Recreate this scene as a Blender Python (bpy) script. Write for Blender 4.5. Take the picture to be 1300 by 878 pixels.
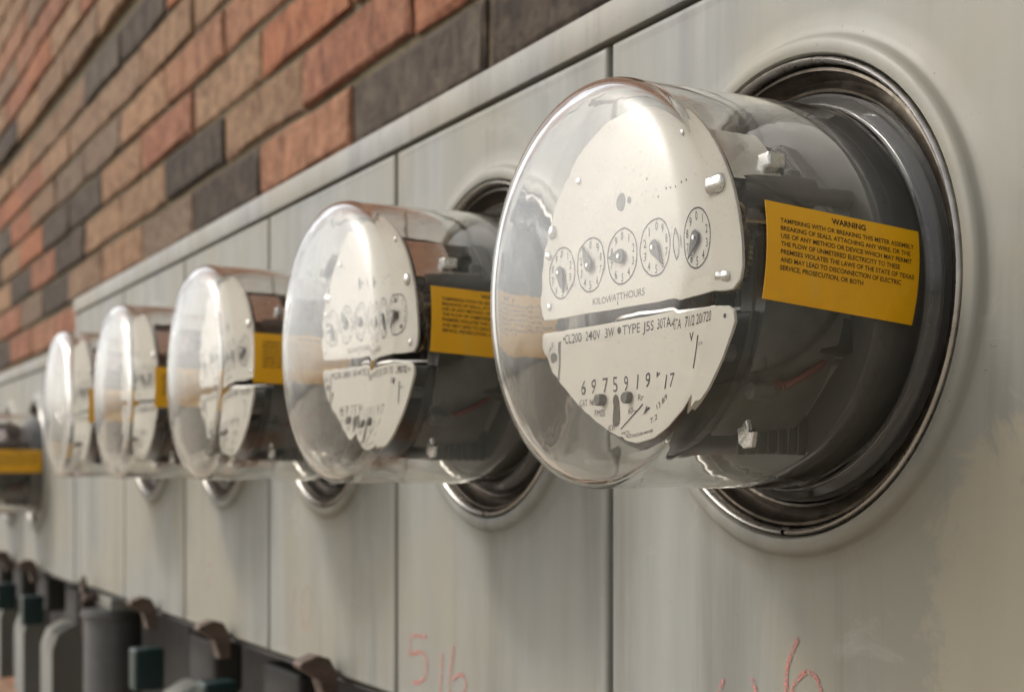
import bpy, bmesh, math, random
from mathutils import Vector, Matrix
R = math.radians
for o in list(bpy.data.objects):
    bpy.data.objects.remove(o)
sc = bpy.context.scene
C = sc.collection

# ------------------------------------------------------------ camera, sky, sun, exposure
EYE = 1.40                      # eye height above the ground
DW = 0.345                      # camera to the cabinet front
cam_d = bpy.data.cameras.new('camera')
cam = bpy.data.objects.new('camera', cam_d); C.objects.link(cam)
cam.location = (0, -DW, EYE)
cam.rotation_euler = (R(90), 0, R(90 - 27.98))
cam_d.sensor_fit = 'HORIZONTAL'; cam_d.sensor_width = 36
cam_d.lens = 49.28
cam_d.shift_y = 158.0 / 1300
cam_d.clip_start = 0.01; cam_d.clip_end = 3000
cam_d.dof.use_dof = True
cam_d.dof.focus_distance = 0.47
cam_d.dof.aperture_fstop = 15
cam_d.dof.aperture_blades = 7
sc.camera = cam

TO_SUN = Vector((-0.40, -0.60, 0.64)).normalized()
world = bpy.data.worlds.new('World'); sc.world = world; world.use_nodes = True
wn = world.node_tree
sky = wn.nodes.new('ShaderNodeTexSky'); sky.sky_type = 'NISHITA'; sky.sun_disc = False
sky.sun_elevation = math.asin(TO_SUN.z)
sky.sun_rotation = math.atan2(TO_SUN.x, TO_SUN.y)
sky.air_density = 1.0; sky.dust_density = 4.0; sky.ozone_density = 1.0
hs = wn.nodes.new('ShaderNodeHueSaturation'); hs.inputs['Saturation'].default_value = 0.22   # thin white cloud
wn.links.new(sky.outputs[0], hs.inputs['Color'])
bg = wn.nodes['Background']; bg.inputs['Strength'].default_value = 0.15
wn.links.new(hs.outputs[0], bg.inputs['Color'])

sun_d = bpy.data.lights.new('sun', 'SUN'); sun_d.energy = 1.15; sun_d.angle = R(10); sun_d.color = (1, 0.96, 0.90)
sun = bpy.data.objects.new('sun', sun_d); C.objects.link(sun)
sun.rotation_euler = (-TO_SUN).to_track_quat('-Z', 'Y').to_euler(); sun.location = (-2, -4, 6)

sc.view_settings.view_transform = 'Standard'; sc.view_settings.look = 'None'
sc.view_settings.gamma = 1.0; sc.view_settings.use_curve_mapping = False
sc.view_settings.exposure = 0.58
sc.view_settings.use_white_balance = True; sc.view_settings.white_balance_temperature = 6650; sc.view_settings.white_balance_tint = 11
sc.render.engine = 'CYCLES'
cy = sc.cycles
cy.use_denoising = True; cy.denoiser = 'OPENIMAGEDENOISE'
cy.max_bounces = 14; cy.diffuse_bounces = 3; cy.glossy_bounces = 4; cy.transmission_bounces = 10
cy.transparent_max_bounces = 20
cy.use_adaptive_sampling = True; cy.adaptive_threshold = 0.02; cy.adaptive_min_samples = 24
cy.caustics_refractive = True; cy.caustics_reflective = False; cy.blur_glossy = 0.3
cy.sample_clamp_indirect = 8.0

rnd = random.Random(7)

# ------------------------------------------------------------ material helpers
class NT:
    def __init__(s, name):
        s.m = bpy.data.materials.new(name); s.m.use_nodes = True
        s.t = s.m.node_tree; s.t.nodes.clear()
        s.out = s.n('ShaderNodeOutputMaterial')
    def n(s, typ, **kw):
        nd = s.t.nodes.new(typ)
        for k, v in kw.items():
            if k in nd.inputs: nd.inputs[k].default_value = v
            else: setattr(nd, k, v)
        return nd
    def l(s, a, b): s.t.links.new(a, b)
    def coord(s, scale=(1, 1, 1), which='Object', loc=(0, 0, 0)):
        tc = s.n('ShaderNodeTexCoord'); mp = s.n('ShaderNodeMapping')
        mp.inputs['Scale'].default_value = scale; mp.inputs['Location'].default_value = loc
        s.l(tc.outputs[which], mp.inputs['Vector']); return mp.outputs[0]
    def noise(s, vec, scale=5, detail=4, rough=0.55, dist=0.0):
        nd = s.n('ShaderNodeTexNoise'); nd.inputs['Scale'].default_value = scale
        nd.inputs['Detail'].default_value = detail; nd.inputs['Roughness'].default_value = rough
        nd.inputs['Distortion'].default_value = dist
        s.l(vec, nd.inputs['Vector']); return nd.outputs['Fac']
    def ramp(s, fac, stops, interp='LINEAR'):
        nd = s.n('ShaderNodeValToRGB'); cr = nd.color_ramp; cr.interpolation = interp
        while len(cr.elements) < len(stops): cr.elements.new(0.5)
        for e, (p, c) in zip(cr.elements, stops):
            e.position = p; e.color = (*c, 1) if len(c) == 3 else c
        s.l(fac, nd.inputs[0]); return nd.outputs[0]
    def mix(s, fac, a, b, mode='MIX'):
        nd = s.n('ShaderNodeMix'); nd.data_type = 'RGBA'; nd.blend_type = mode
        for v, i in ((fac, 0), (a, 6), (b, 7)):
            if isinstance(v, (int, float)): nd.inputs[i].default_value = v
            elif isinstance(v, tuple): nd.inputs[i].default_value = (*v, 1)
            else: s.l(v, nd.inputs[i])
        return nd.outputs[2]
    def math(s, op, a, b=None):
        nd = s.n('ShaderNodeMath'); nd.operation = op
        for v, i in ((a, 0), (b, 1)):
            if v is None: continue
            if isinstance(v, (int, float)): nd.inputs[i].default_value = v
            else: s.l(v, nd.inputs[i])
        return nd.outputs[0]
    def pbr(s, color, rough=0.5, metal=0.0, spec=0.5, bump=None, bstr=0.1, bdist=0.001, coat=0.0):
        b = s.n('ShaderNodeBsdfPrincipled')
        for v, k in ((color, 'Base Color'), (rough, 'Roughness'), (metal, 'Metallic'), (spec, 'Specular IOR Level'), (coat, 'Coat Weight')):
            if isinstance(v, tuple): b.inputs[k].default_value = (*v, 1)
            elif isinstance(v, (int, float)): b.inputs[k].default_value = v
            else: s.l(v, b.inputs[k])
        if bump is not None:
            bp = s.n('ShaderNodeBump'); bp.inputs['Strength'].default_value = bstr; bp.inputs['Distance'].default_value = bdist
            s.l(bump, bp.inputs['Height']); s.l(bp.outputs[0], b.inputs['Normal'])
        s.l(b.outputs[0], s.out.inputs[0]); return s.m

def simple(name, col, rough=0.5, metal=0.0, var=0.12, scale=60, spec=0.5, bstr=0.05):
    t = NT(name); v = t.coord()
    f = t.noise(v, scale, 5)
    dark = tuple(max(0, c * (1 - var)) for c in col); lite = tuple(min(1, c * (1 + var)) for c in col)
    c = t.ramp(f, [(0.3, dark), (0.7, lite)])
    r = t.ramp(t.noise(v, scale * 0.4, 3), [(0.3, (max(0, rough - .08),) * 3), (0.7, (min(1, rough + .08),) * 3)])
    return t.pbr(c, r, metal, spec, f, bstr, 0.0006)

M = {}
# painted sheet steel: worn grey enamel, rain streaks, grime, chalky patches
def paint_mat(name, base, seed):
    t = NT(name); v = t.coord(which='Object')
    geo = t.n('ShaderNodeNewGeometry')
    mp = t.n('ShaderNodeMapping'); mp.inputs['Location'].default_value = (seed, seed * .7, 0); t.l(geo.outputs['Position'], mp.inputs['Vector'])
    w = mp.outputs[0]
    st = t.n('ShaderNodeMapping'); st.inputs['Scale'].default_value = (34, 34, 2.6); t.l(w, st.inputs['Vector'])
    streak = t.noise(st.outputs[0], 1.0, 5, 0.6)
    big = t.noise(w, 7, 3, 0.5, 0.4)
    fine = t.noise(w, 260, 4, 0.7)
    c0 = t.ramp(streak, [(0.30, tuple(x * .68 for x in base)), (0.5, base), (0.72, tuple(min(1, x * 1.2) for x in base))])
    warm = tuple(x * y for x, y in zip(base, (1.08, .99, .84)))
    c1 = t.mix(t.ramp(big, [(0.40, (0, 0, 0)), (0.62, (.9, .9, .9))]), c0, warm)
    # chalky rubbed patches with a shape of their own
    ch = t.noise(w, 16, 6, 0.72, 0.8)
    c2 = t.mix(t.ramp(ch, [(0.60, (0, 0, 0)), (0.70, (.35, .35, .35))]), c1, (0.30, 0.29, 0.255))
    gr = t.noise(st.outputs[0], .55, 6, .7, .6)          # run-down grime
    c2 = t.mix(t.ramp(gr, [(0.52, (0, 0, 0)), (0.70, (.45, .45, .45))]), c2, tuple(x * y for x, y in zip(base, (.52, .47, .38))))
    # tiny dirt specks
    sp = t.noise(w, 420, 2, 0.5)
    c3 = t.mix(t.ramp(sp, [(0.735, (0, 0, 0)), (0.76, (.7, .7, .7))]), c2, (0.10, 0.085, 0.07))
    # one paler, warmer patch on the nearest cover, ragged outline
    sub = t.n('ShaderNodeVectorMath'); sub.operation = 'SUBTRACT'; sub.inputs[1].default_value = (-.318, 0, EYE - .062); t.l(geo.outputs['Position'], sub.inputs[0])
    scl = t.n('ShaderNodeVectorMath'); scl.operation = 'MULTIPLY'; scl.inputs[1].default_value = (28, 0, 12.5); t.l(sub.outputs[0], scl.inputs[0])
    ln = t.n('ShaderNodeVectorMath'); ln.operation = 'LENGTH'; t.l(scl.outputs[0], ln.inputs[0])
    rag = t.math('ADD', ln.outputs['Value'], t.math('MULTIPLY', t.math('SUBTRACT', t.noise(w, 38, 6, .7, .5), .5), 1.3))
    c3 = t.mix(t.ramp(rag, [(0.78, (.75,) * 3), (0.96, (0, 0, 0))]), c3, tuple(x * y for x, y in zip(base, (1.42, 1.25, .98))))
    # hairline scratches
    sm_ = t.n('ShaderNodeMapping'); sm_.inputs['Scale'].default_value = (14, 14, 420); sm_.inputs['Rotation'].default_value = (0, .35, 0); t.l(w, sm_.inputs['Vector'])
    sc_ = t.math('MULTIPLY', t.ramp(t.noise(sm_.outputs[0], 1, 2, .5), [(0.70, (0, 0, 0)), (0.76, (1, 1, 1))]), t.ramp(t.noise(w, 9, 2), [(0.5, (0, 0, 0)), (0.65, (.5, .5, .5))]))
    c3 = t.mix(sc_, c3, (0.30, 0.295, 0.27))
    rough = t.ramp(t.noise(w, 14, 5, 0.65), [(0.3, (.46,) * 3), (0.7, (.66,) * 3)])
    hgt = t.math('ADD', t.math('MULTIPLY', big, 3.0), t.math('MULTIPLY', fine, 0.06))
    return t.pbr(c3, rough, 0.0, 0.5, hgt, 0.55, 0.0012)
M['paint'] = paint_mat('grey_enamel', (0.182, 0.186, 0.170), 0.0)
M['paint2'] = paint_mat('grey_enamel_trim', (0.195, 0.196, 0.182), 3.1)
M['paint_white'] = paint_mat('pale_enamel', (0.115, 0.12, 0.11), 6.3)
M['conduit'] = simple('galvanised_grey', (0.07, 0.07, 0.07), 0.42, 0.2, .2, 40)
M['dark_steel'] = simple('dark_cabinet_steel', (0.022, 0.020, 0.018), 0.6, 0.1, .3, 30)
M['hasp'] = simple('weathered_hasp_steel', (0.085, 0.058, 0.044), 0.65, 0.2, .35, 120, bstr=.3)
M['teal'] = simple('dark_green_plastic', (0.004, 0.020, 0.019), 0.4, 0, .2, 50)

# bright and brown metal
def ring_metal(name, a, b, rough):
    t = NT(name); v = t.coord()
    n1 = t.noise(v, 55, 6, .7, .5); n2 = t.noise(v, 300, 3, .6)
    c = t.ramp(n1, [(0.35, a), (0.62, b)])
    r = t.ramp(n2, [(0.3, (rough * .7,) * 3), (0.75, (rough * 1.5,) * 3)])
    return t.pbr(c, r, 1.0, 0.5, n1, 0.12, 0.0005)
M['chrome'] = ring_metal('bright_steel', (0.30, 0.28, 0.25), (0.44, 0.42, 0.39), 0.32)
M['brown_metal'] = ring_metal('tarnished_steel', (0.060, 0.050, 0.038), (0.115, 0.100, 0.082), 0.42)
M['alu'] = ring_metal('aluminium', (0.78, 0.77, 0.75), (0.86, 0.85, 0.83), 0.2)
M['casting'] = simple('dark_die_casting', (0.085, 0.083, 0.077), 0.45, 0.15, .25, 90, bstr=.15)
M['base_grey'] = simple('grey_moulded_base', (0.085, 0.083, 0.077), 0.45, 0, .12, 60)
M['pad_grey'] = simple('mid_grey_moulding', (0.17, 0.167, 0.156), 0.5, 0, .1, 60)
M['black'] = simple('black_moulding', (0.018, 0.017, 0.016), 0.35, 0, .2, 60)
M['brass'] = ring_metal('dull_brass', (0.30, 0.22, 0.11), (0.42, 0.32, 0.18), 0.3)
M['wire_red'] = simple('dark_red_insulation', (0.12, 0.02, 0.015), 0.5)
M['wire_dark'] = simple('black_insulation', (0.02, 0.02, 0.02), 0.5)
M['copper'] = simple('dark_copper_winding', (0.10, 0.045, 0.025), 0.4, .5, .3, 200)
M['screw'] = ring_metal('screw_steel', (0.55, 0.54, 0.52), (0.7, 0.69, 0.67), 0.25)
M['plate'] = simple('cream_nameplate', (0.50, 0.475, 0.42), 0.75, 0, .025, 25, bstr=.02)
M['print'] = simple('black_print', (0.035, 0.032, 0.03), 0.6, 0, .1, 200)
M['pointer'] = simple('grey_pointer', (0.085, 0.082, 0.076), 0.5, 0.0, .1, 200)
t = NT('orange_yellow_sticker'); v = t.coord()
f1 = t.noise(v, 30, 3, .5); f2 = t.noise(v, 340, 4, .7); f3 = t.noise(v, 75, 4, .6, .6)
c = t.ramp(f1, [(0.3, (.70, .345, .006)), (0.7, (.80, .415, .009))])
c = t.mix(t.ramp(f2, [(0.62, (0, 0, 0)), (0.78, (.35, .35, .35))]), c, (.30, .17, .03))
c = t.mix(t.ramp(f3, [(0.60, (0, 0, 0)), (0.75, (.25, .25, .25))]), c, (.60, .42, .12))
M['label'] = t.pbr(c, t.ramp(f3, [(0.3, (.28,) * 3), (0.7, (.5,) * 3)]), 0, .5, f3, .35, .0012)
M['label_print'] = simple('dark_brown_print', (0.045, 0.022, 0.006), 0.6, 0, .05, 200)

# glass: thin clear wall (sees straight through, mirrors at grazing angles) and the thick moulded front
def schlick(t):
    lw = t.n('ShaderNodeLayerWeight'); lw.inputs['Blend'].default_value = 0.5
    return t.math('ADD', t.math('MULTIPLY', t.math('POWER', lw.outputs['Facing'], 4.6), 0.9), 0.045)
def dust(t, shader, amount):
    v = t.coord()
    a = t.noise(v, 900, 2, .5); b = t.noise(v, 20, 3, .6)
    spk = t.ramp(a, [(0.66, (0, 0, 0)), (0.74, (1, 1, 1))])
    film = t.ramp(b, [(0.42, (0.0,) * 3), (0.75, (1.0,) * 3)])
    fac = t.math('MULTIPLY', t.math('ADD', t.math('MULTIPLY', t.math('MULTIPLY', spk, film), 0.55), t.math('MULTIPLY', film, 0.025)), amount)
    df = t.n('ShaderNodeBsdfDiffuse'); df.inputs['Color'].default_value = (.62, .56, .48, 1)
    mx = t.n('ShaderNodeMixShader'); t.l(fac, mx.inputs[0]); t.l(shader, mx.inputs[1]); t.l(df.outputs[0], mx.inputs[2])
    t.l(mx.outputs[0], t.out.inputs[0])
t = NT('moulded_glass_front')
g = t.n('ShaderNodeBsdfGlass'); g.inputs['IOR'].default_value = 1.48; g.inputs['Roughness'].default_value = 0.0
g.inputs['Color'].default_value = (.985, .985, .975, 1)
bp = t.n('ShaderNodeBump'); bp.inputs['Strength'].default_value = .05; bp.inputs['Distance'].default_value = .003
t.l(t.noise(t.coord(), 45, 2), bp.inputs['Height']); t.l(bp.outputs[0], g.inputs['Normal'])
dust(t, g.outputs[0], 0.8); M['glass_front'] = t.m

# brick: object colour, drag-textured face, mortar smears, pitting
t = NT('textured_brick'); oi = t.n('ShaderNodeObjectInfo')
v = t.coord(); rv = t.n('ShaderNodeMapping'); t.l(v, rv.inputs['Vector'])
cmb = t.n('ShaderNodeCombineXYZ'); t.l(t.math('MULTIPLY', oi.outputs['Random'], 37.0), cmb.inputs[0]); t.l(t.math('MULTIPLY', oi.outputs['Random'], 11.0), cmb.inputs[2])
t.l(cmb.outputs[0], rv.inputs['Location'])
sm = t.n('ShaderNodeMapping'); sm.inputs['Scale'].default_value = (46, 46, 20); t.l(rv.outputs[0], sm.inputs['Vector'])
st = t.noise(sm.outputs[0], 1.0, 6, .72, 1.2)
bl = t.noise(rv.outputs[0], 26, 6, .72, .9)
pit = t.noise(rv.outputs[0], 95, 6, .75)
c0 = t.mix(t.ramp(st, [(0.36, (0, 0, 0)), (0.64, (1, 1, 1))]), t.mix(1.0, oi.outputs['Color'], (.50, .47, .46), 'MULTIPLY'), t.mix(1.0, oi.outputs['Color'], (1.35, 1.4, 1.4), 'MULTIPLY'))
pale = t.mix(1.0, t.mix(1.0, oi.outputs['Color'], (1.15, 1.25, 1.25), 'MULTIPLY'), (.035, .025, .015), 'ADD')
c1 = t.mix(t.ramp(bl, [(0.47, (0, 0, 0)), (0.62, (.85, .85, .85))]), c0, pale)
c2 = t.mix(t.ramp(pit, [(0.56, (0, 0, 0)), (0.66, (.8, .8, .8))]), c1, (0.05, 0.04, 0.033))
hb = t.math('ADD', st, t.math('MULTIPLY', pit, .5))
M['brick'] = t.pbr(c2, 0.9, 0, .25, hb, 1.0, 0.006)
t = NT('brick_mass')      # far bricks, colour by cell noise on the joined mesh
v = t.coord(); at = t.n('ShaderNodeAttribute'); at.attribute_name = 'tone'
st = t.noise(t.coord((60, 60, 11)), 1.0, 5, .65)
c = t.mix(t.ramp(st, [(0.3, (0, 0, 0)), (0.7, (1, 1, 1))]), t.mix(1.0, at.outputs['Color'], (.65, .6, .58), 'MULTIPLY'), t.mix(1.0, at.outputs['Color'], (1.2, 1.2, 1.15), 'MULTIPLY'))
M['brick_mass'] = t.pbr(c, .9, 0, .25, st, 1.0, .004)
t = NT('mortar'); v = t.coord()
c = t.ramp(t.noise(v, 80, 5, .7), [(0.3, (.070, .056, .034)), (0.7, (.135, .108, .068))])
M['mortar'] = t.pbr(c, .95, 0, .2, t.noise(v, 220, 4), 1.0, .003)
t = NT('pale_concrete_ground'); v = t.coord()
c = t.ramp(t.noise(v, 3, 8, .65), [(0.3, (.28, .245, .195)), (0.7, (.37, .33, .27))])
M['ground'] = t.pbr(c, .9, 0, .3, t.noise(v, 60, 6), .5, .01)
t = NT('red_crayon'); v = t.coord()
nz = t.noise(v, 700, 3, .6)
pb = t.n('ShaderNodeBsdfPrincipled'); pb.inputs['Base Color'].default_value = (.42, .155, .13, 1); pb.inputs['Roughness'].default_value = .8
tp = t.n('ShaderNodeBsdfTransparent'); mx = t.n('ShaderNodeMixShader')
t.l(t.ramp(nz, [(0.40, (.05,) * 3), (0.58, (.85,) * 3)]), mx.inputs[0]); t.l(tp.outputs[0], mx.inputs[1]); t.l(pb.outputs[0], mx.inputs[2])
t.l(mx.outputs[0], t.out.inputs[0]); M['crayon'] = t.m
t = NT('faded_crayon'); v = t.coord()
nz = t.noise(v, 500, 3, .6)
pb = t.n('ShaderNodeBsdfPrincipled'); pb.inputs['Base Color'].default_value = (.50, .20, .16, 1); pb.inputs['Roughness'].default_value = .8
tp = t.n('ShaderNodeBsdfTransparent'); mx = t.n('ShaderNodeMixShader')
t.l(t.ramp(nz, [(0.42, (.0,) * 3), (0.66, (.5,) * 3)]), mx.inputs[0]); t.l(tp.outputs[0], mx.inputs[1]); t.l(pb.outputs[0], mx.inputs[2])
t.l(mx.outputs[0], t.out.inputs[0]); M['crayon_faint'] = t.m

# ------------------------------------------------------------ mesh helpers
def finish(name, bm, mats, parent=None, smooth=None, loc=None):
    me = bpy.data.meshes.new(name); bm.normal_update(); bm.to_mesh(me); bm.free()
    for m in (mats if isinstance(mats, (list, tuple)) else [mats]): me.materials.append(m)
    if smooth is not None:
        me.polygons.foreach_set('use_smooth', [True] * len(me.polygons))
        me.set_sharp_from_angle(angle=R(smooth))
    return link(name, me, parent, loc)
def link(name, me, parent=None, loc=None):
    o = bpy.data.objects.new(name, me); C.objects.link(o)
    if parent is not None: o.parent = parent
    if loc is not None: o.location = loc
    return o
def empty(name, loc):
    o = bpy.data.objects.new(name, None); C.objects.link(o); o.location = loc; o.empty_display_size = .02; return o
def tag(o, label=None, cat=None, group=None, kind=None):
    for k, v in (('label', label), ('category', cat), ('group', group), ('kind', kind)):
        if v: o[k] = v
    return o
def box(bm, x0, x1, y0, y1, z0, z1, bev=0.0, seg=2):
    m = Matrix.Translation(((x0 + x1) / 2, (y0 + y1) / 2, (z0 + z1) / 2)) @ Matrix.Diagonal((x1 - x0, y1 - y0, z1 - z0, 1))
    r = bmesh.ops.create_cube(bm, size=1, matrix=m)
    if bev > 0:
        es = list({e for vv in r['verts'] for e in vv.link_edges})
        bmesh.ops.bevel(bm, geom=es, offset=bev, segments=seg, affect='EDGES', profile=.5)
def lathe(bm, prof, seg=96, mi=None, closed=False, a0=0, a1=2 * math.pi, cx=0, cz=0):
    """profile of (radius, out) turned round the meter axis; out points to -Y"""
    full = abs(a1 - a0 - 2 * math.pi) < 1e-6
    n = seg if full else seg + 1
    rings = []
    for r, p in prof:
        if r < 1e-6: rings.append([bm.verts.new((cx, -p, cz))] * n)
        else: rings.append([bm.verts.new((cx + r * math.cos(a0 + (a1 - a0) * i / seg), -p, cz + r * math.sin(a0 + (a1 - a0) * i / seg))) for i in range(n)])
    k = len(rings)
    for j in range(k if closed else k - 1):
        A, B = rings[j], rings[(j + 1) % k]
        for i in range(seg):
            q = [A[i], A[(i + 1) % n], B[(i + 1) % n], B[i]]
            u = []
            for vv in q:
                if vv not in u: u.append(vv)
            if len(u) > 2:
                f = bm.faces.new(u)
                if mi is not None: f.material_index = mi[j]
def rod(bm, a, b, r, seg=20, r2=None):
    a, b = Vector(a), Vector(b); d = b - a
    mt = Matrix.Translation((a + b) / 2) @ d.to_track_quat('Z', 'Y').to_matrix().to_4x4()
    bmesh.ops.create_cone(bm, cap_ends=True, segments=seg, radius1=r, radius2=r if r2 is None else r2, depth=d.length, matrix=mt)
def plate(bm, pts, y0, y1, bev=0.0):
    """polygon in x,z extruded from y0 to y1"""
    a = [bm.verts.new((x, y0, z)) for x, z in pts]; b = [bm.verts.new((x, y1, z)) for x, z in pts]
    n = len(pts)
    f1 = bm.faces.new(a); f2 = bm.faces.new(b[::-1])
    for i in range(n): bm.faces.new((a[i], b[i], b[(i + 1) % n], a[(i + 1) % n]))
    if bev: bmesh.ops.bevel(bm, geom=list(f1.edges), offset=bev, segments=1, affect='EDGES')
    bmesh.ops.recalc_face_normals(bm, faces=bm.faces)
def ribbon(bm, pts, w, y):
    n = len(pts); L = []
    for i, (x, z) in enumerate(pts):
        x0, z0 = pts[max(0, i - 1)]; x1, z1 = pts[min(n - 1, i + 1)]
        d = math.hypot(x1 - x0, z1 - z0) or 1; nx, nz = -(z1 - z0) / d * w / 2, (x1 - x0) / d * w / 2
        L.append((bm.verts.new((x + nx, y, z + nz)), bm.verts.new((x - nx, y, z - nz))))
    for i in range(n - 1): bm.faces.new((L[i][0], L[i][1], L[i + 1][1], L[i + 1][0]))
def smooth_line(pts, k=6):
    out = []
    P = [pts[0]] + list(pts) + [pts[-1]]
    for i in range(1, len(P) - 2):
        for j in range(k):
            s = j / k; q = []
            for c in (0, 1):
                a, b, c2, d = P[i - 1][c], P[i][c], P[i + 1][c], P[i + 2][c]
                q.append(.5 * (2 * b + (c2 - a) * s + (2 * a - 5 * b + 4 * c2 - d) * s * s + (3 * b - a - 3 * c2 + d) * s ** 3))
            out.append(tuple(q))
    out.append(pts[-1]); return out
_tc = {}
def text_geo(s, bold=0.0):
    """outline of a line of text in the built-in font as (verts, faces), left edge 0, cap height 1"""
    key = (s, bold)
    if key in _tc: return _tc[key]
    cu = bpy.data.curves.new('t', 'FONT'); cu.body = s; cu.size = 1.0; cu.resolution_u = 3; cu.offset = bold
    ob = bpy.data.objects.new('t', cu); C.objects.link(ob)
    dg = bpy.context.evaluated_depsgraph_get()
    me = bpy.data.meshes.new_from_object(ob.evaluated_get(dg))
    vs = [(vv.co.x, vv.co.y) for vv in me.vertices]; fs = [tuple(p.vertices) for p in me.polygons]
    bpy.data.objects.remove(ob); bpy.data.curves.remove(cu); bpy.data.meshes.remove(me)
    if vs:
        x0 = min(q[0] for q in vs); cap = 0.729
        vs = [((x - x0) / cap, y / cap) for x, y in vs]
    _tc[key] = (vs, fs); return _tc[key]
def add_text(bm, s, x, z, h, y=0.0, width=None, xs=1.0, align='l', rot=0.0, bold=0.0, fn=None):
    vs, fs = text_geo(s, bold)
    if not vs: return
    w = max(q[0] for q in vs) * h
    k = (width / w) if width else xs
    off = {'l': 0, 'c': -w * k / 2, 'r': -w * k}[align]
    c_, s_ = math.cos(rot), math.sin(rot); V = []
    for a, b in vs:
        a, b = a * h * k + off, b * h
        px, pz = x + a * c_ - b * s_, z + a * s_ + b * c_
        V.append(bm.verts.new(fn(px, pz) if fn else (px, y, pz)))
    for f in fs:
        try: bm.faces.new([V[i] for i in f])
        except ValueError: pass
def front(bm):
    """flat print faces the viewer (-Y)"""
    bm.normal_update()
    for f in bm.faces:
        if f.normal.y > 0: f.normal_flip()

# ------------------------------------------------------------ layout (metres; u runs along the wall away from the camera, X = -u)
W = 0.2497                       # pitch of the meters
UC = 0.421                       # first meter's axis
HC = 0.0648                      # its height over the eye
U0 = 0.5531                      # first seam
TOP, SB, BOT = 0.2166, 0.1985, -0.1412
WALL_Y = 0.165

# ------------------------------------------------------------ ground
bm = bmesh.new()
vs = [bm.verts.new(q) for q in ((-900, -1500, 0), (900, -1500, 0), (900, 400, 0), (-900, 400, 0))]; bm.faces.new(vs)
tag(finish('ground', bm, M['ground']), kind='structure')

# ------------------------------------------------------------ brick wall
BL, BH, JT = 0.294, 0.0687, 0.010
wall = empty('brick_wall', (0, WALL_Y, 0))
tag(wall, 'wall of rough red, tan and charcoal bricks behind the grey meter cabinets', 'wall')
bm = bmesh.new(); box(bm, -9, 3.0, 0.0065, 0.30, 0.0, 3.2)
finish('mortar', bm, M['mortar'], wall)
def brick_bm(i, L=BL - JT, H=BH - JT):
    r = random.Random(i); b = bmesh.new()
    box(b, -L / 2, L / 2, 0, 0.09, -H / 2, H / 2)
    bmesh.ops.subdivide_edges(b, edges=[e for e in b.edges if abs(e.verts[0].co.x - e.verts[1].co.x) > L * .5], cuts=2)
    fe = [e for e in b.edges if all(vv.co.y < 1e-5 for vv in e.verts) and len({round(vv.co.x, 5) for vv in e.verts} | {round(vv.co.z, 5) for vv in e.verts}) < 4
          and any(f.normal.y > -.5 for f in e.link_faces)]
    b.normal_update()
    fe = [e for e in b.edges if all(vv.co.y < 1e-5 for vv in e.verts) and any(abs(f.normal.y) < .5 for f in e.link_faces)]
    bmesh.ops.bevel(b, geom=fe, offset=.0035, segments=1, affect='EDGES')
    for vv in b.verts:
        vv.co.x += r.uniform(-.0025, .0025); vv.co.z += r.uniform(-.0022, .0022)
        if vv.co.y < .01: vv.co.y += r.uniform(-.0012, .0015)
    return b
def as_mesh(b, name, mat):
    me = bpy.data.meshes.new(name); b.normal_update(); b.to_mesh(me); b.free(); me.materials.append(mat); return me
bricks = [as_mesh(brick_bm(i), 'brick', M['brick']) for i in range(8)]
RED = [(.225, .086, .045), (.245, .090, .044), (.195, .080, .046), (.225, .104, .058)]
TAN = [(.165, .100, .062), (.20, .115, .066), (.135, .090, .062), (.215, .118, .066)]
DRK = [(.040, .029, .022), (.050, .036, .027), (.066, .050, .038)]
fixed = {(0, 3): 'D', (0, 4): 'D', (0, 5): 'R', (0, 6): 'D', (0, 7): 'T', (0, 8): 'T', (0, 9): 'T', (0, 10): 'D', (0, 11): 'T', (0, 12): 'R',
         (1, 3): 'R', (1, 4): 'R', (1, 5): 'T', (1, 6): 'D', (1, 7): 'T', (1, 8): 'T', (1, 9): 'D', (1, 10): 'R', (1, 11): 'D',
         (2, 4): 'R', (2, 5): 'R', (2, 6): 'T', (2, 7): 'R', (2, 8): 'T', (2, 9): 'D', (2, 10): 'D', (2, 11): 'R', (2, 12): 'T', (2, 13): 'D',
         (3, 4): 'R', (3, 5): 'R', (3, 6): 'R', (3, 7): 'T', (3, 8): 'T', (3, 9): 'T', (3, 10): 'T', (3, 11): 'R',
         (4, 5): 'R', (4, 6): 'T', (4, 7): 'T', (4, 8): 'T', (4, 9): 'T', (4, 10): 'T',
         (-1, 10): 'R', (-1, 11): 'R', (-1, 12): 'D', (-1, 13): 'T', (-2, 11): 'D', (-2, 12): 'R', (-2, 13): 'R'}
def tone(r, i):
    k = fixed.get((r, i)) or rnd.choices('RTD', (5, 5, 1.6 if r < 4 else .5))[0]
    c = rnd.choice({'R': RED, 'T': TAN, 'D': DRK}[k]); s = rnd.uniform(.9, 1.1)
    return tuple(x * s for x in c)
mass = bmesh.new(); lay = mass.loops.layers.float_color.new('tone')
row0 = 0.317                     # bottom of course 0 over the eye
count = 0
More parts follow.
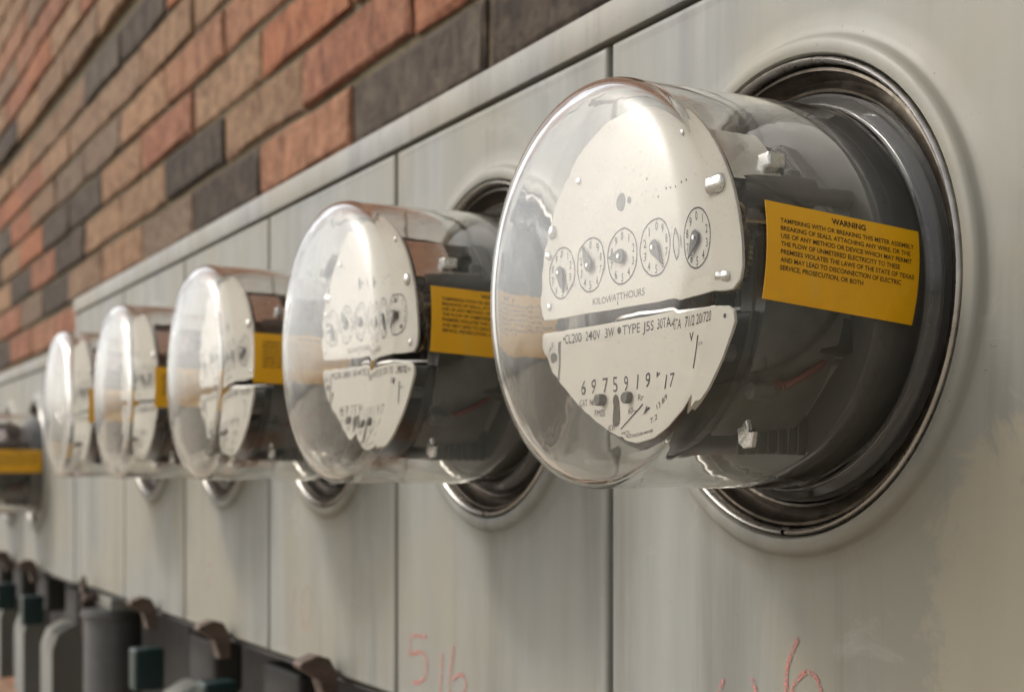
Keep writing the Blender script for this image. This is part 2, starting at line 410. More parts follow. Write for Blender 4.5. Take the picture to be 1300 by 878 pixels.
for r in range(-24, 22):
    zc = EYE + row0 + r * BH + BH / 2
    if r >= 6: zc += 0.017       # wide dark joint under the upper courses
    if zc < 0.04: continue
    for i in range(-10, 30):
        ub = 1.006 + (i - 4) * BL + (BL / 2 if r % 2 else 0) + BL / 2
        shown = (-3 <= r <= 15) and (0 <= i <= 16)
        if r < 0 and i < 8: shown = False
        if r >= 5 and i * .7 + r > 26: shown = False
        col = tone(r, i)
        yo = rnd.uniform(-.0015, .0015) - (.008 if r >= 6 else 0)
        if shown and count < 300:
            o = link('brick', bricks[rnd.randrange(8)], wall, (-ub, yo, zc)); o.color = (*col, 1); count += 1
            if rnd.random() < .5: o.rotation_euler = (0, R(180), 0)
        else:
            L, H = BL - JT, BH - JT
            n0 = len(mass.faces); box(mass, -ub - L / 2, -ub + L / 2, yo, yo + .09, zc - H / 2, zc + H / 2)
            mass.faces.ensure_lookup_table()
            for f in mass.faces[n0:]:
                for lp in f.loops: lp[lay] = (*col, 1)
tag(finish('brick_mass', mass, M['brick_mass'], wall), kind='stuff')

# ------------------------------------------------------------ cabinets with one cover panel per meter
def cover_panel_bm(xl, xr, zb, zt, hole=True):
    """sheet steel cover, edges folded back, with the raised collar round the meter opening"""
    bm = bmesh.new()
    cor = [math.atan2(z, x) for x, z in ((xr, zt), (xl, zt), (xl, zb), (xr, zb))]
    N = 112
    ang = sorted({round(2 * math.pi * i / N - math.pi, 6) for i in range(N)} | {round(a, 6) for a in cor})
    def rect(a, ins):
        c, s = math.cos(a), math.sin(a); k = 9
        if c > 1e-9: k = min(k, (xr - ins) / c)
        if c < -1e-9: k = min(k, (xl + ins) / c)
        if s > 1e-9: k = min(k, (zt - ins) / s)
        if s < -1e-9: k = min(k, (zb + ins) / s)
        return (k * c, k * s)
    rings = []
    if hole:
        for rr, p in ((.0897, -.016), (.0897, .0025), (.0901, .0042), (.0907, .0052), (.0920, .0056), (.0945, .0056), (.0958, .0050), (.0968, .0036), (.0975, .0022), (.0984, .0013), (.1010, .0008), (.1030, .0004), (.1052, .0001), (.1070, 0), (.1085, 0)):
            rings.append([(rr * math.cos(a), -p, rr * math.sin(a)) for a in ang])
    else:
        rings.append([(.004 * math.cos(a), 0, .004 * math.sin(a)) for a in ang])
    edge = []
    for a in ang:
        q = [k for k in range(4) if abs(round(cor[k], 6) - a) < 1e-6]
        edge.append(((xr, zt), (xl, zt), (xl, zb), (xr, zb))[q[0]] if q else rect(a, 0))
    def corner_fix(ins):
        return [(x * ((xr - ins) / xr if x > 0 else (xl + ins) / xl), z * ((zt - ins) / zt if z > 0 else (zb + ins) / zb)) for x, z in edge]
    for ins, p in ((.0068, 0), (.0055, 0), (.0035, .0003), (.0022, .0002), (.0010, -.0006), (.0004, -.0018), (0, -.012)):
        rings.append([(x, -p, z) for x, z in corner_fix(ins)])
    VR = [[bm.verts.new(q) for q in rg] for rg in rings]
    n = len(ang)
    for A, B in zip(VR, VR[1:]):
        for i in range(n): bm.faces.new((A[i], A[(i + 1) % n], B[(i + 1) % n], B[i]))
    if not hole: bm.faces.new(VR[0])
    bmesh.ops.recalc_face_normals(bm, faces=bm.faces)
    bm.normal_update()
    f = max(bm.faces, key=lambda f: f.calc_area())
    if f.normal.y > 0: bmesh.ops.reverse_faces(bm, faces=bm.faces)
    return bm

def hasp_bm():
    """cast lug: shank below the edge, hooked beak above it, pointing outward"""
    bm = bmesh.new()
    pf = [(-.001, -.016), (-.011, -.016), (-.012, -.010), (-.015, .000), (-.0275, .0075), (-.0290, .0105), (-.0270, .0125), (-.0170, .0165), (-.0075, .0140), (-.0020, .0040)]
    a = [bm.verts.new((-.008, y, z)) for y, z in pf]; c = [bm.verts.new((.008, y, z)) for y, z in pf]
    n = len(pf); bm.faces.new(a); bm.faces.new(c[::-1])
    for i in range(n): bm.faces.new((a[i], c[i], c[(i + 1) % n], a[(i + 1) % n]))
    bmesh.ops.recalc_face_normals(bm, faces=bm.faces)
    bmesh.ops.bevel(bm, geom=list(bm.edges), offset=.0006, segments=1, affect='EDGES')
    return bm
HASP = as_mesh(hasp_bm(), 'hasp', M['hasp'])
def breaker_bm():
    bm = bmesh.new()       # moulded switch housing with sloped shoulders
    prf = [(.030, -.215), (-.012, -.215), (-.012, -.110), (-.004, -.088), (.016, -.076), (.030, -.076)]
    a = [bm.verts.new((-.047, y, z)) for y, z in prf]; b = [bm.verts.new((.047, y, z)) for y, z in prf]
    n = len(prf); bm.faces.new(a); bm.faces.new(b[::-1])
    for i in range(n): bm.faces.new((a[i], b[i], b[(i + 1) % n], a[(i + 1) % n]))
    bmesh.ops.recalc_face_normals(bm, faces=bm.faces)
    bmesh.ops.bevel(bm, geom=list(bm.edges), offset=.0015, segments=2, affect='EDGES')
    return bm
BREAKER = as_mesh(breaker_bm(), 'breaker_housing', M['paint_white'])
BREAKER.polygons.foreach_set('use_smooth', [True] * len(BREAKER.polygons)); BREAKER.set_sharp_from_angle(angle=R(35))
bm = bmesh.new(); box(bm, -.013, .013, -.026, .004, -.078, -.036, .003)
HANDLE = as_mesh(bm, 'breaker_handle', M['teal'])
bm = bmesh.new(); box(bm, -.047, .047, .0, .03, -.080, -.028, .004)
RECESS = as_mesh(bm, 'breaker_face', M['dark_steel'])

def cabinet(name, label, ua, ub, dz, seams, meters, blanks, BOT=BOT):
    """ua..ub along the wall; dz lowers the whole box"""
    root = empty(name, (-(ua + ub) / 2, 0, EYE + dz + BOT)); ox = (ua + ub) / 2; oz = EYE + dz + BOT
    tag(root, label, 'cabinet')
    def X(u): return ox - u
    def Z(h): return h - BOT
    b = bmesh.new()
    x0, x1 = X(ub), X(ua)
    # steel body: back, two ends, floor and roof sheets, carrying frame behind the covers
    box(b, x0, x1, .148, .1555, Z(BOT) - .27, Z(TOP))
    box(b, x0, x0 + .004, .004, .1475, Z(BOT) - .004, Z(TOP)); box(b, x1 - .004, x1, .004, .1475, Z(BOT) - .004, Z(TOP))
    box(b, x0 + .0045, x1 - .0045, .004, .1475, Z(BOT) - .004, Z(BOT) - .001)
    box(b, x0 + .0045, x1 - .0045, .020, .1475, Z(TOP) - .006, Z(TOP) - .003)
    finish('body', b, M['dark_steel'], root)
    b = bmesh.new(); box(b, x0 - .001, x1 + .001, -.0018, .1560, Z(SB) + .0006, Z(TOP), .0008, 2)
    finish('hood', b, M['paint2'], root, 40)
    for s in seams:                      # upright divider behind each seam
        b = bmesh.new(); box(b, X(s) - .007, X(s) + .007, .006, .020, Z(BOT) + .002, Z(SB) - .004)
        finish('divider', b, M['dark_steel'], root)
    panels = {}
    for k in range(len(seams) - 1):
        a, c = seams[k], seams[k + 1]; mid = a + (U0 - UC) * -1 + W if True else 0
        axis = c - (U0 - UC)
        hole = k in meters
        pb = cover_panel_bm(-(c - axis) + .0016, axis - a - .0016, BOT - HC + .0005, SB - HC - .0008, hole)
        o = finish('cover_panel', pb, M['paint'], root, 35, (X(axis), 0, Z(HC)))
        panels[k] = (o, axis)
        if k not in blanks:
            link('hasp', HASP, root, (X(axis - .016), -.001, Z(BOT)))
            link('breaker_face', RECESS, root, (X(axis - .010), .045, Z(BOT)))
            br = link('breaker_housing', BREAKER, root, (X(axis - .010), .022, Z(BOT)))
            link('breaker_handle', HANDLE, br, (-.004, -.020, 0))
    return root, panels, X, Z

seams1 = [U0 + (k - 2) * W for k in range(8)]          # .05 .. 1.80
cab1, pan1, X1, Z1 = cabinet('meter_cabinet', 'long grey enamelled steel cabinet carrying the five large front meters in a row', seams1[0] - .012, seams1[-1] + .030, 0, seams1, {1, 2, 3, 4, 5}, {0, 6})
o2 = 0.0
seams2 = [1.99 + k * W - .0 for k in range(6)]
DZ2 = -0.055
seams2 = [2.11 + (U0 - UC) - W + k * W for k in range(5)]
cab2, pan2, X2, Z2 = cabinet('meter_cabinet', 'lower grey steel cabinet at the far left end, its top a step down', seams1[-1] + .036, seams2[-1] + .03, DZ2, seams2, {0, 1, 2, 3}, set(), BOT - DZ2 - .002)
# filler strip between the end of the second box and its first cover
b = bmesh.new(); box(b, X2(seams2[0]) + .001, X2(seams1[-1] + .038), 0, .012, 0, Z2(SB) - .002, .001, 1)
finish('filler_strip', b, M['paint'], cab2)
b = bmesh.new(); box(b, X1(seams1[-1] + .029), X1(seams1[-1]) - .001, 0, .012, Z1(BOT), Z1(SB) - .002, .001, 1)
finish('filler_strip', b, M['paint'], cab1)
b = bmesh.new(); box(b, X1(seams1[0]) + .001, X1(seams1[0] - .011), 0, .012, Z1(BOT), Z1(SB) - .002, .001, 1)
finish('filler_strip', b, M['paint'], cab1)

# blank bay: round grey cable entry below with a pull ring hasp
ub = pan1[6][1]
cond = empty('conduit', (-(ub - .005), .012, EYE + BOT - .30)); tag(cond, 'thick grey conduit rising to the underside of the blank cabinet bay', 'conduit')
b = bmesh.new(); rod(b, (0, 0, -.95), (0, 0, .270), .033, 40); finish('pipe', b, M['conduit'], cond, 40)
b = bmesh.new(); rod(b, (0, 0, .2705), (0, 0, .2800), .037, 40); bmesh.ops.bevel(b, geom=[e for e in b.edges], offset=.002, segments=2, affect='EDGES'); finish('collar', b, M['conduit'], cond, 40)
b = bmesh.new()
box(b, -.040, .040, -.012, .05, .2805, .2955, .002); finish('hub', b, M['paint_white'], cond, 30)
b = bmesh.new()
me_t = bmesh.new()
def torus(bm, R0, r0, mat, n=24, m=10):
    rg = [[bm.verts.new(mat @ Vector(((R0 + r0 * math.cos(2 * math.pi * j / m)) * math.cos(2 * math.pi * i / n), r0 * math.sin(2 * math.pi * j / m), (R0 + r0 * math.cos(2 * math.pi * j / m)) * math.sin(2 * math.pi * i / n)))) for j in range(m)] for i in range(n)]
    for i in range(n):
        for j in range(m): bm.faces.new((rg[i][j], rg[i][(j + 1) % m], rg[(i + 1) % n][(j + 1) % m], rg[(i + 1) % n][j]))
    bmesh.ops.recalc_face_normals(bm, faces=bm.faces)
torus(me_t, .0085, .0028, Matrix.Translation((0, -.014, .006)))
rod(me_t, (0, -.014, -.003), (0, -.012, -.060), .0028, 10)
box(me_t, .010, .022, -.016, -.001, -.012, -.004, .001)
finish('pull_ring', me_t, M['hasp'], cab1, 40, (X1(ub + .04), 0, Z1(BOT)))
b.free()

# crayon numbers on the covers (local to each cover's meter axis)
def crayon(panel, strokes, w, mat):
    bm = bmesh.new()
    for s in strokes: ribbon(bm, smooth_line(s), w, -.00045)
    front(bm); finish('crayon_mark', bm, mat, panel)
crayon(pan1[1][0], [[(.0031, -.1281), (-.001, -.1345), (-.0038, -.142), (-.0036, -.150), (.000, -.1555), (.007, -.1575), (.0135, -.155), (.0165, -.1495), (.0140, -.1425), (.0085, -.1402), (.0025, -.1440), (-.002, -.1510)],
                    [(-.0434, -.1500), (-.0462, -.1540), (-.0485, -.1600)], [(-.0250, -.1468), (-.0228, -.1517), (-.0222, -.1590)]], .0021, M['crayon'])
crayon(pan1[2][0], [[(-.086, -.1630), (-.098, -.1640), (-.1075, -.1650), (-.1095, -.1705), (-.1105, -.1760), (-.100, -.1738), (-.0915, -.1732), (-.0860, -.1775), (-.0865, -.1850), (-.094, -.1905), (-.1060, -.1925)],
                    [(-.064, -.1700), (-.0650, -.1800), (-.0665, -.1930)], [(-.0482, -.1641), (-.0515, -.1740), (-.0545, -.1850), (-.0530, -.1915), (-.0440, -.1930), (-.0350, -.1885), (-.0335, -.1820), (-.0400, -.1790), (-.0500, -.1840)]], .0023, M['crayon'])
crayon(pan1[3][0], [[(-.070, -.150), (-.073, -.165), (-.074, -.182)], [(-.040, -.148), (-.052, -.154), (-.056, -.170), (-.047, -.180), (-.037, -.170), (-.036, -.156), (-.040, -.148)]], .0022, M['crayon_faint'])
crayon(pan1[4][0], [[(-.055, -.150), (-.045, -.146), (-.042, -.154), (-.052, -.164), (-.040, -.166)]], .0022, M['crayon_faint'])
crayon(pan1[5][0], [[(-.040, -.128), (-.042, -.140)], [(-.020, -.126), (-.026, -.136), (-.014, -.140)]], .0022, M['crayon_faint'])

# ------------------------------------------------------------ the meter
RC = 0.0716
PN = 0.0735                      # face of the nameplates
def make_meter():
    root = empty('electric_meter', (0, 0, 0))
    # --- clamping ring: bright rolled edge, tarnished throat, small gap with a latch lug at the bottom
    b = bmesh.new()
    pr = [(.0894, -.012), (.0894, .0035), (.0890, .0050), (.0882, .0056), (.0874, .0050), (.0869, .0034), (.0866, -.0010)]
    a0 = R(-90) + .012
    lathe(b, pr, 140, a0=a0, a1=a0 + 2 * math.pi - .024)
    bmesh.ops.recalc_face_normals(b, faces=b.faces); ring = finish('clamping_ring', b, M['chrome'], root, 50)
    b = bmesh.new(); box(b, -.0022, .0022, -.0040, .002, -.0892, -.0862, .0005, 1); finish('latch_lug', b, M['brown_metal'], ring)
    b = bmesh.new()
    lathe(b, [(.0864, .0000), (.0856, .0016), (.0845, .0018), (.0838, -.0004), (.0834, -.0040), (.0818, -.0058), (.0798, -.0050), (.0786, -.0030), (.0776, -.0034), (.0770, -.0070), (.0768, -.0120)], 140)
    bmesh.ops.recalc_face_normals(b, faces=b.faces); finish('throat', b, M['brown_metal'], root, 40)
    # --- moulded base with raised hexagonal pad and ribs
    b = bmesh.new()
    lathe(b, [(.0735, -.012), (.0735, -.0035), (.0672, -.0030), (.0655, .0150), (.0640, .0175), (.0600, .0185), (.0, .0185)], 96)
    bmesh.ops.recalc_face_normals(b, faces=b.faces); base = finish('base', b, M['base_grey'], root, 35)
    b = bmesh.new()
    hexo = [(.056 * math.cos(R(22.5 + 45 * i)), .056 * math.sin(R(22.5 + 45 * i))) for i in range(8)]
    plate(b, hexo, -.016, -.026, 0); bmesh.ops.bevel(b, geom=[e for e in b.edges], offset=.0015, segments=2, affect='EDGES')
    box(b, .030, .034, -.031, -.0255, -.040, .040, .0006, 1); box(b, -.034, -.030, -.031, -.0255, -.040, .040, .0006, 1)
    finish('pad', b, M['pad_grey'], base, 35)
    # --- frame casting, coils, magnet, disc, shaft
    b = bmesh.new()
    box(b, -.050, .050, -.062, -.056, .012, .022, .0015); box(b, -.047, .047, -.060, -.012, .0135, .0205, .001)
    box(b, -.016, .016, -.062, -.012, .020, .052, .002); box(b, -.052, .052, -.060, -.054, -.032, -.022, .0015)
    box(b, -.050, -.043, -.060, -.054, -.030, .020, .001); box(b, .043, .050, -.060, -.054, -.030, .020, .001)
    for a0_, a1_ in ((100, 262), (-62, 12)):
        lathe(b, [(.0530, .0255), (.0575, .0255), (.0585, .0400), (.0585, .0600), (.0530, .0600)], 30, closed=True, a0=R(a0_), a1=R(a1_))
    bmesh.ops.recalc_face_normals(b, faces=b.faces)
    frame = finish('frame', b, M['casting'], root, 35)
    for sx in (-1, 1):
        b = bmesh.new()
        rod(b, (sx * .0500, -.010, .0275), (sx * .0500, -PN + .003, .0275), .0030, 20)
        rod(b, (sx * .0500, -.036, .0275), (sx * .0500, -.066, .0275), .0056, 24, .0048)
        finish('post', b, M['casting'], root, 40)
        b = bmesh.new()
        rod(b, (sx * .0445, -.010, -.0255), (sx * .0445, -PN + .003, -.0255), .0028, 18); finish('post', b, M['casting'], root, 40)
    b = bmesh.new()
    for k in range(7): box(b, -.030 + .0001 * k, .030, -.050 + k * .0044, -.0462 + k * .0044, -.058, -.030, .0004, 1)
    finish('stator_core', b, M['black'], root)
    for sx in (-1, 1):
        b = bmesh.new(); rod(b, (sx * .018, -.035, -.0295), (sx * .018, -.035, -.0135), .0115, 28); rod(b, (sx * .018, -.035, -.0132), (sx * .018, -.035, -.0118), .0128, 28)
        finish('coil', b, M['copper'], root, 40)
    b = bmesh.new(); rod(b, (0, -.034, .050), (0, -.034, .012), .015, 30); box(b, -.024, .024, -.048, -.020, .018, .046, .002); finish('voltage_coil', b, M['black'], root, 40)
    b = bmesh.new()
    lathe_pts = 64
    rod(b, (0, -.030, -.0098), (0, -.030, -.0088), .0415, lathe_pts); finish('disc', b, M['alu'], root, 40)
    b = bmesh.new(); rod(b, (0, -.030, -.052), (0, -.030, .022), .0016, 12); finish('shaft', b, M['screw'], root, 40)
    for sx in (-1, 1):
        b = bmesh.new(); box(b, sx * .043 - .010, sx * .043 + .010, -.050, -.018, -.0255, -.0125, .002); box(b, sx * .043 - .010, sx * .043 + .010, -.050, -.018, -.0068, .0065, .002)
        finish('magnet', b, M['black'], root, 35)
    b = bmesh.new()
    lathe(b, [(.0608, .0500), (.0618, .0500), (.0618, .0705), (.0608, .0705)], 14, closed=True, a0=R(28), a1=R(50)); bmesh.ops.recalc_face_normals(b, faces=b.faces)
    finish('top_bracket', b, M['alu'], root, 40)
    b = bmesh.new(); box(b, .046, .054, -.056, -.048, .034, .039, .001); finish('bracket_tab', b, M['screw'], root)
    b = bmesh.new()
    plate(b, [(.040, -.050), (.045, -.047), (.047, -.052), (.050, -.052), (.049, -.057), (.0445, -.0575), (.041, -.0545)], -.058, -.056, .0004); finish('spring_clip', b, M['screw'], root)
    b = bmesh.new(); rod(b, (.050, -.0605, -.038), (.050, -.052, -.038), .0028, 16); finish('adjuster', b, M['casting'], root, 40)
    # --- register nameplate (upper) and data plate (lower)
    RN = .0632
    up = []
    a_start = math.asin(-.0005 / RN)
    for i in range(49):
        a = a_start + (math.pi - 2 * a_start) * i / 48; up.append((RN * math.cos(a), RN * math.sin(a)))
    up += [(-.0625, -.0035), (-.0600, -.0058), (-.030, -.0062), (.030, -.0068), (.0575, -.0068), (.0620, -.0042)]
    b = bmesh.new(); plate(b, up, -PN, -PN + .0011, .00025); npl = finish('nameplate', b, M['plate'], root)
    lo = [(-.0625, -.0118), (-.0600, -.0108), (-.030, -.0112), (.030, -.0112), (.0545, -.0115), (.0585, -.0135), (.0592, -.0170), (.0575, -.0200), (.0520, -.0280), (.0440, -.0370), (.0340, -.0450), (.0250, -.0500), (.0150, -.0535), (.0040, -.0545), (-.0060, -.0530), (-.0170, -.0485), (-.0290, -.0430), (-.0410, -.0360), (-.0530, -.0270), (-.0605, -.0195), (-.0628, -.0150)]
    b = bmesh.new(); plate(b, lo, -PN, -PN + .0011, .00025); dpl = finish('data_plate', b, M['plate'], root)
    b = bmesh.new(); plate(b, [(.0565 * math.cos(R(a)), .0565 * math.sin(R(a)) - .001) for a in range(-172, -7, 8)], -.0640, -.0605, .0006); finish('register_back', b, M['black'], root)
    for gx, gz, gr_, gp in ((.0460, .0060, .0125, .0672), (.0300, .0120, .0095, .0655), (.0520, .0160, .0060, .0690)):
        b = bmesh.new(); nt = 40; pts = []
        for k in range(nt * 2):
            rr = gr_ * (1.0 if k % 2 else .93); pts.append((gx + rr * math.cos(math.pi * k / nt), gz + rr * math.sin(math.pi * k / nt)))
        plate(b, pts, -gp, -gp + .0014, 0); rod(b, (gx, -gp - .001, gz), (gx, -.050, gz), .0012, 10)
        finish('gear', b, M['brass'], root)
    for sx, c0_ in ((1, 'wire_red'), (-1, 'wire_dark')):
        b = bmesh.new(); P_ = [Vector(q) for q in ((sx * .018, -.040, -.028), (sx * .036, -.052, -.030), (sx * .050, -.046, -.036), (sx * .053, -.030, -.030), (sx * .046, -.020, -.020))]
        L_ = [P_[0].lerp(P_[1], k / 4) .lerp(P_[1].lerp(P_[2], k / 4), k / 4) for k in range(5)] + [P_[2].lerp(P_[3], k / 4).lerp(P_[3].lerp(P_[4], k / 4), k / 4) for k in range(1, 5)]
        for a_, c_2 in zip(L_, L_[1:]): rod(b, a_, c_2 + (c_2 - a_) * .08, .0013, 8)
        finish('wire', b, M[c0_], root, 60)
    yp = -PN - .00012
    # dials
    dc = [(-.0470, .0112), (-.0254, .0115), (-.0038, .0118), (.0178, .0120), (.0394, .0120)]
    pa = [R(-70), R(118), R(178), R(-52), R(-128)]
    for j, (dx, dz) in enumerate(dc):
        b = bmesh.new(); r1 = .0101; n = 64
        for i in range(n):
            q = []
            for rr, k in ((r1, i), (r1, i + 1), (r1 - .0006, i + 1), (r1 - .0006, i)):
                a = 2 * math.pi * k / n; q.append(b.verts.new((dx + rr * math.cos(a), yp, dz + rr * math.sin(a))))
            b.faces.new(q)
        sgn = -1 if j % 2 == 0 else 1
        for k in range(10):
            a = R(90) + sgn * 2 * math.pi * k / 10
            add_text(b, str(k), dx + .0074 * math.cos(a), dz + .0074 * math.sin(a) - .0015, .0030, yp, align='c', xs=.8, bold=.012)
            ribbon(b, [(dx + r1 * math.cos(a), dz + r1 * math.sin(a)), (dx + (r1 - .0010) * math.cos(a), dz + (r1 - .0010) * math.sin(a))], .0003, yp)
        front(b); finish('dial', b, M['print'], npl)
        b = bmesh.new(); a = pa[j]; pts = []
        for k in range(17):
            g_ = R(62) + (2 * math.pi - R(124)) * k / 16; pts.append((.0026 * math.cos(g_), .0026 * math.sin(g_)))
        pts.append((.0082, 0))
        pts = [(dx + x * math.cos(a) - z * math.sin(a), dz + x * math.sin(a) + z * math.cos(a)) for x, z in pts]
        plate(b, pts, -PN - .0016, -PN - .0010, .0002); finish('pointer', b, M['pointer'], npl)
        b = bmesh.new(); rod(b, (dx, -PN - .0001, dz), (dx, -PN - .0022, dz), .0008, 12); finish('pointer_hub', b, M['screw'], npl, 40)
    b = bmesh.new()
    add_text(b, 'KILOWATTHOURS', -.0065, -.0036, .0027, yp, width=.0345, align='c')
    ribbon(b, [(-.0069, -.0052), (-.0069, -.0040)], .0006, yp)
    front(b); finish('register_print', b, M['print'], npl); b = bmesh.new()
    for x, z in ((.012, .0365), (.0200, .0290), (.0255, .0310), (.0300, .0318), (.0335, .0320)):
        lathe(b, [(0, -yp), (.0005, -yp)], 10, cx=x, cz=z)
    front(b); tag(finish('rivet_dots', b, M['print'], npl), kind='stuff')
    b = bmesh.new(); lathe(b, [(0, PN + .0001), (.0032, PN + .0001)], 32, cx=-.0045, cz=.0312); lathe(b, [(0, PN + .00012), (.0012, PN + .00012)], 16, cx=.0012, cz=.0310)
    front(b); finish('sight_hole', b, M['pointer'], npl)
    for x, z, r_ in ((.0505, .0277, .0029), (-.0535, .0277, .0025), (-.0560, -.0010, .0016), (.0545, -.0022, .0017), (-.0340, .0440, .0014), (.0345, .0485, .0014), (-.0570, .0190, .0014)):
        b = bmesh.new(); lathe(b, [(r_, PN), (r_, PN + r_ * .35), (r_ * .7, PN + r_ * .62), (0, PN + r_ * .72)], 24, cx=x, cz=z)
        bmesh.ops.recalc_face_normals(b, faces=b.faces); finish('screw', b, M['screw'], npl, 60)
    # data plate print
    b = bmesh.new()
    zt = -.0163
    for s, x, w in (('CL200', -.0446, .0123), ('240V', -.0292, .0106), ('3W', -.0156, .0066), ('TYPE', -.0034, .0112), ('J5S', .0096, .0069), ('30TA', .0189, .0095), ('7', .0312, .0021), ('1/2', .0340, .0042), ('20/720', .0395, .0110)):
        add_text(b, s, x, zt, .0036, yp, width=w, bold=.004)
    for x, z, r_ in ((-.0458, zt + .0020, .0007), (-.0057, zt + .0018, .0013), (.0535, zt + .0016, .0008)):
        lathe(b, [(0, -yp), (r_, -yp)], 14, cx=x, cz=z)
    add_text(b, 'S', -.0540, -.0168, .0021, yp, align='c'); add_text(b, 'F', -.0540, -.0272, .0021, yp, align='c')
    ribbon(b, [(-.0535 + .0036 * math.cos(R(a)), -.0210 + .0042 * math.sin(R(a))) for a in range(110, 252, 10)], .0004, yp)
    ribbon(b, [(-.0555, -.0165), (-.0545, -.0172), (-.0555, -.0180)], .0004, yp); ribbon(b, [(-.0558, -.0238), (-.0546, -.0248), (-.0556, -.0256)], .0004, yp)
    for s, x in (('6', -.0307), ('9', -.0235), ('7', -.0152), ('5', -.0082), ('9', -.0013), ('1', .0065), ('9', .0140)):
        add_text(b, s, x, -.0362, .0056, yp, width=.0009 if s == '1' else .0032, align='c', bold=.004)
    add_text(b, '1', .0200, -.0360, .0052, yp, width=.0009, align='c', bold=.004); add_text(b, '7', .0245, -.0358, .0052, yp, width=.0032, align='c', bold=.004)
    add_text(b, 'CAT', -.0335, -.0405, .0026, yp, width=.0056); add_text(b, 'NO.', -.0258, -.0405, .0026, yp, width=.0054)
    add_text(b, 'FM2S', -.0225, -.0448, .0026, yp, width=.0072); add_text(b, '60~', .0012, -.0450, .0026, yp, width=.0058)
    add_text(b, 'Kh', -.0120, -.0505, .0024, yp, width=.0036); add_text(b, 'Rr', .0080, -.0405, .0024, yp, width=.0035)
    add_text(b, '13 8/9', .0160, -.0430, .0022, yp, width=.0072, rot=R(28)); add_text(b, '7.2', .0125, -.0478, .0020, yp, width=.0045, rot=R(20))
    add_text(b, 'WATTHOUR METER', -.0035, -.0528, .0013, yp, width=.0180, rot=R(6))
    ribbon(b, [(-.0040, -.0505), (.0020, -.0475), (.0080, -.0438), (.0110, -.0418)], .0007, yp)
    ribbon(b, [(.0412, -.0200), (.0395, -.0310)], .0009, yp); add_text(b, 'USA', .0420, -.0235, .0012, yp, width=.003)
    add_text(b, 'V', .0350, -.0215, .0030, yp, width=.003, bold=.03)
    front(b); finish('data_print', b, M['print'], dpl)
    b = bmesh.new(); lathe(b, [(0, PN + .0001), (.0020, PN + .0001)], 24, cx=-.0530, cz=-.0210)
    box(b, -.0500, -.0480, -PN - .00013, -PN, -.0300, -.0150); front(b); finish('adjuster_slot', b, M['pointer'], dpl)
    for x in (-.0165, .0018):
        b = bmesh.new(); rod(b, (x, -PN, -.0388), (x, -PN - .0030, -.0388), .0022, 18); bmesh.ops.bevel(b, geom=[e for e in b.edges], offset=.0004, segments=1, affect='EDGES'); finish('thumb_stud', b, M['casting'], dpl, 40)
    b = bmesh.new(); lathe(b, [(0, PN + .0002), (.0024, PN + .0002)], 24, cx=-.0080, cz=-.0395); lathe(b, [(0, PN + .0003), (.0022, PN + .0003)], 24, cx=-.0074, cz=-.0470)
    box(b, -.0098, -.0056, -PN - .00025, -PN, -.0470, -.0395); front(b); finish('keyhole', b, M['brown_metal'], dpl)
    # --- glass cover
    wall_o = [(.0766, -.0060), (.0767, -.0020), (.0755, .0005), (.0732, .0015), (.0719, .0045), (RC, .0100), (RC - .0003, .0450), (RC - .0004, .0800)]
    cap = [(RC - .0004, .0820), (RC - .0003, .0845)]
    rc, pc = .0605, .0868                                    # rounded shoulder running into the shallow dome
    for k in range(0, 15):
        a = R(78 * k / 14); cap.append((rc + (RC - .0002 - rc) * math.cos(a), pc + .0106 * math.sin(a)))
    r_e, p_e = cap[-1]
    for k in range(1, 25):
        r_ = r_e * (1 - k / 24); cap.append((r_, p_e + (1 - (r_ / r_e) ** 2) * .0066))
    TH = .0030; off = []
    full = [wall_o[-1]] + cap
    for k in range(1, len(full)):
        (ra, pa_), (rb, pb_) = full[k - 1], full[min(k + 1, len(full) - 1)]
        if k == len(full) - 1: off.append((0, full[k][1] - TH)); continue
        dx, dp_ = rb - ra, pb_ - pa_; l_ = math.hypot(dx, dp_)
        q_ = max(0.0, 1 - ((full[k][0] - .0668) / .010) ** 2); t_ = TH + .0003 * q_ * q_
        off.append((full[k][0] - t_ * dp_ / l_, full[k][1] + t_ * dx / l_))
    outer = wall_o + cap
    inner = off[::-1] + [(RC - .0034, .0800), (RC - .0030, .0450), (RC - .0028, .0100), (.0696, .0030), (.0696, -.0060)]
    prof = outer + inner
    b = bmesh.new()
    lathe(b, prof, 160, closed=True)
    bmesh.ops.recalc_face_normals(b, faces=b.faces)
    glass = finish('glass_cover', b, M['glass_front'], root, 60)
    return root, glass
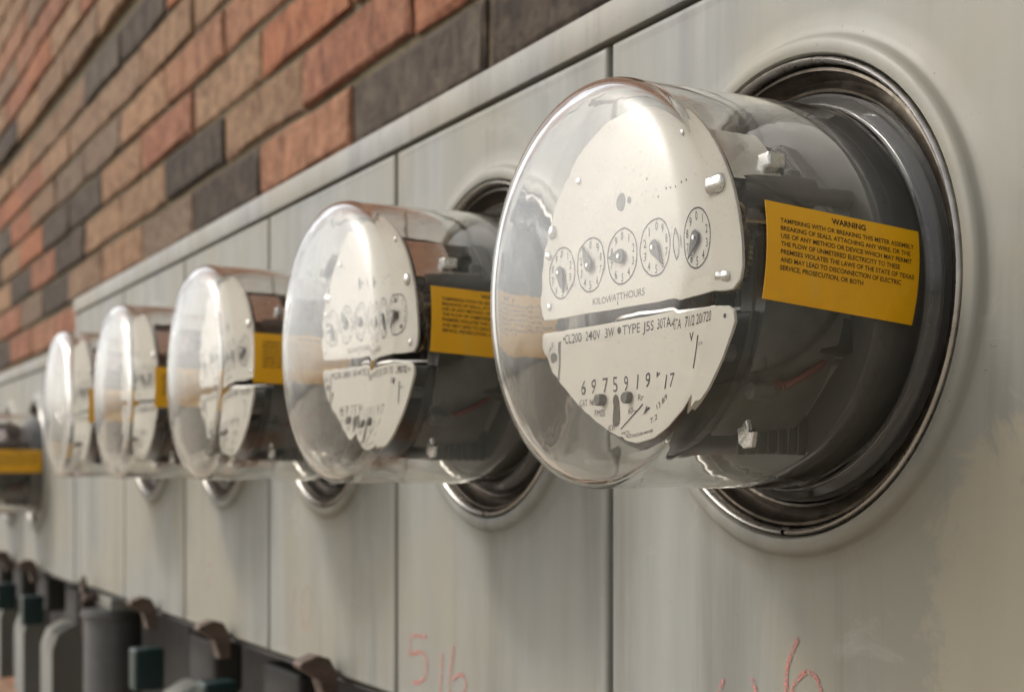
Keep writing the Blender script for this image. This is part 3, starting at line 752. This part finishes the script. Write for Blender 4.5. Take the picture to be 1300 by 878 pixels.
def make_label(parent, dz, dp, tilt):
    """sticker wrapped on the near side of the glass; s runs from the front towards the wall, v down"""
    L_, H_ = .0635, .0316
    c_, s_ = math.cos(tilt), math.sin(tilt)
    def at(s, v, lift):
        a = (s - L_ / 2) * c_ + v * s_; hgt = dz - v * c_ + (s - L_ / 2) * s_ * -1 * 0
        # rotate the sheet by tilt on the unrolled cylinder
        ss = (s - L_ / 2); vv = v
        s2 = ss * c_ - vv * s_; v2 = vv * c_ + ss * s_
        p = .0695 + dp - (s2 + L_ / 2); arc = dz - v2
        r = RC + .0003 + lift; a = arc / RC
        return (r * math.cos(a), -p, r * math.sin(a))
    b = bmesh.new(); nx, ny = 10, 16; G = []
    for lift in (0.0, .00018):
        G.append([[b.verts.new(at(L_ * i / nx, H_ * (j / ny - .5), lift)) for j in range(ny + 1)] for i in range(nx + 1)])
    for g_, fl in ((G[0], True), (G[1], False)):
        for i in range(nx):
            for j in range(ny):
                q = (g_[i][j], g_[i][j + 1], g_[i + 1][j + 1], g_[i + 1][j]); b.faces.new(q[::-1] if fl else q)
    for i in range(nx):
        for j in (0, ny): b.faces.new((G[0][i][j], G[0][i + 1][j], G[1][i + 1][j], G[1][i][j]))
    for j in range(ny):
        for i in (0, nx): b.faces.new((G[0][i][j], G[0][i][j + 1], G[1][i][j + 1], G[1][i][j]))
    bmesh.ops.recalc_face_normals(b, faces=b.faces)
    lab = finish('warning_label', b, M['label'], parent, 40)
    b = bmesh.new(); fn = lambda px, pz: at(px, pz * -1, .00026)
    lines = [('TAMPERING WITH OR BREAKING THIS METER ASSEMBLY', .96), ('BREAKING OF SEALS, ATTACHING ANY WIRE, OR THE', .935), ('USE OF ANY METHOD OR DEVICE WHICH MAY PERMIT', .945), ('THE FLOW OF UNMETERED ELECTRICITY TO THESE', .865), ('PREMISES VIOLATES THE LAWS OF THE STATE OF TEXAS', .965), ('AND MAY LEAD TO DISCONNECTION OF ELECTRIC', .88), ('SERVICE, PROSECUTION, OR BOTH', .625)]
    add_text(b, 'WARNING', L_ * .525, H_ * (.5 - .115), .0020, width=.0142, align='c', bold=.03, fn=fn)
    for k, (s, e) in enumerate(lines):
        add_text(b, s, L_ * .085, H_ * (.5 - .210 - .080 * k), .00155, width=L_ * (e - .085), bold=.016, fn=fn)
    bmesh.ops.recalc_face_normals(b, faces=b.faces); b.normal_update()
    for f in b.faces:
        c = f.calc_center_median()
        if f.normal.x * c.x + f.normal.z * c.z < 0: f.normal_flip()
    finish('label_print', b, M['label_print'], lab)
    return lab

proto, proto_glass = make_meter()
def copy_tree(o, parent=None):
    c = o.copy(); C.objects.link(c); c.parent = parent
    for ch in list(o.children): copy_tree(ch, c)
    return c
spots = [(UC, HC, 'large glass electric meter nearest the camera, its yellow warning label in full view'),
         (UC + W, HC, 'glass electric meter second from the right, label half hidden by the nearest meter'),
         (UC + 2 * W, HC, 'glass electric meter in the middle of the row of five, third from the right'),
         (UC + 3 * W, HC, 'glass electric meter fourth from the right, thin slice of yellow label showing'),
         (UC + 4 * W, HC, 'small blurred glass electric meter farthest left of the five on the tall cabinet'),
         (2.11, HC + DZ2, 'blurred electric meter on the lower cabinet, cut off by the left edge'),
         (2.11 + W, HC + DZ2, 'farthest electric meter on the lower cabinet, only its collar peeping out'),]
meters = [proto] + [copy_tree(proto) for _ in spots[1:]]
labs = [(.0020, 0, R(4.8)), (.0068, 0, R(3.0)), (.0040, .007, R(2)), (.0020, .008, R(1)), (-.006, .009, R(1)), (.004, 0, R(0)), (.003, 0, R(1))]
for o, (u, h, lb), (dz, dp, tl) in zip(meters, spots, labs):
    o.location = (-u, 0, EYE + h)
    o.rotation_euler.y = R((0, 1.2, -0.8, 1.6, -1.4, 0.6, 0)[meters.index(o)])
    tag(o, lb, 'electric meter', 'round glass electric meters along the cabinets')
    gl = [c for c in o.children if c.name.startswith('glass_cover')][0]
    make_label(gl, dz, dp, tl)
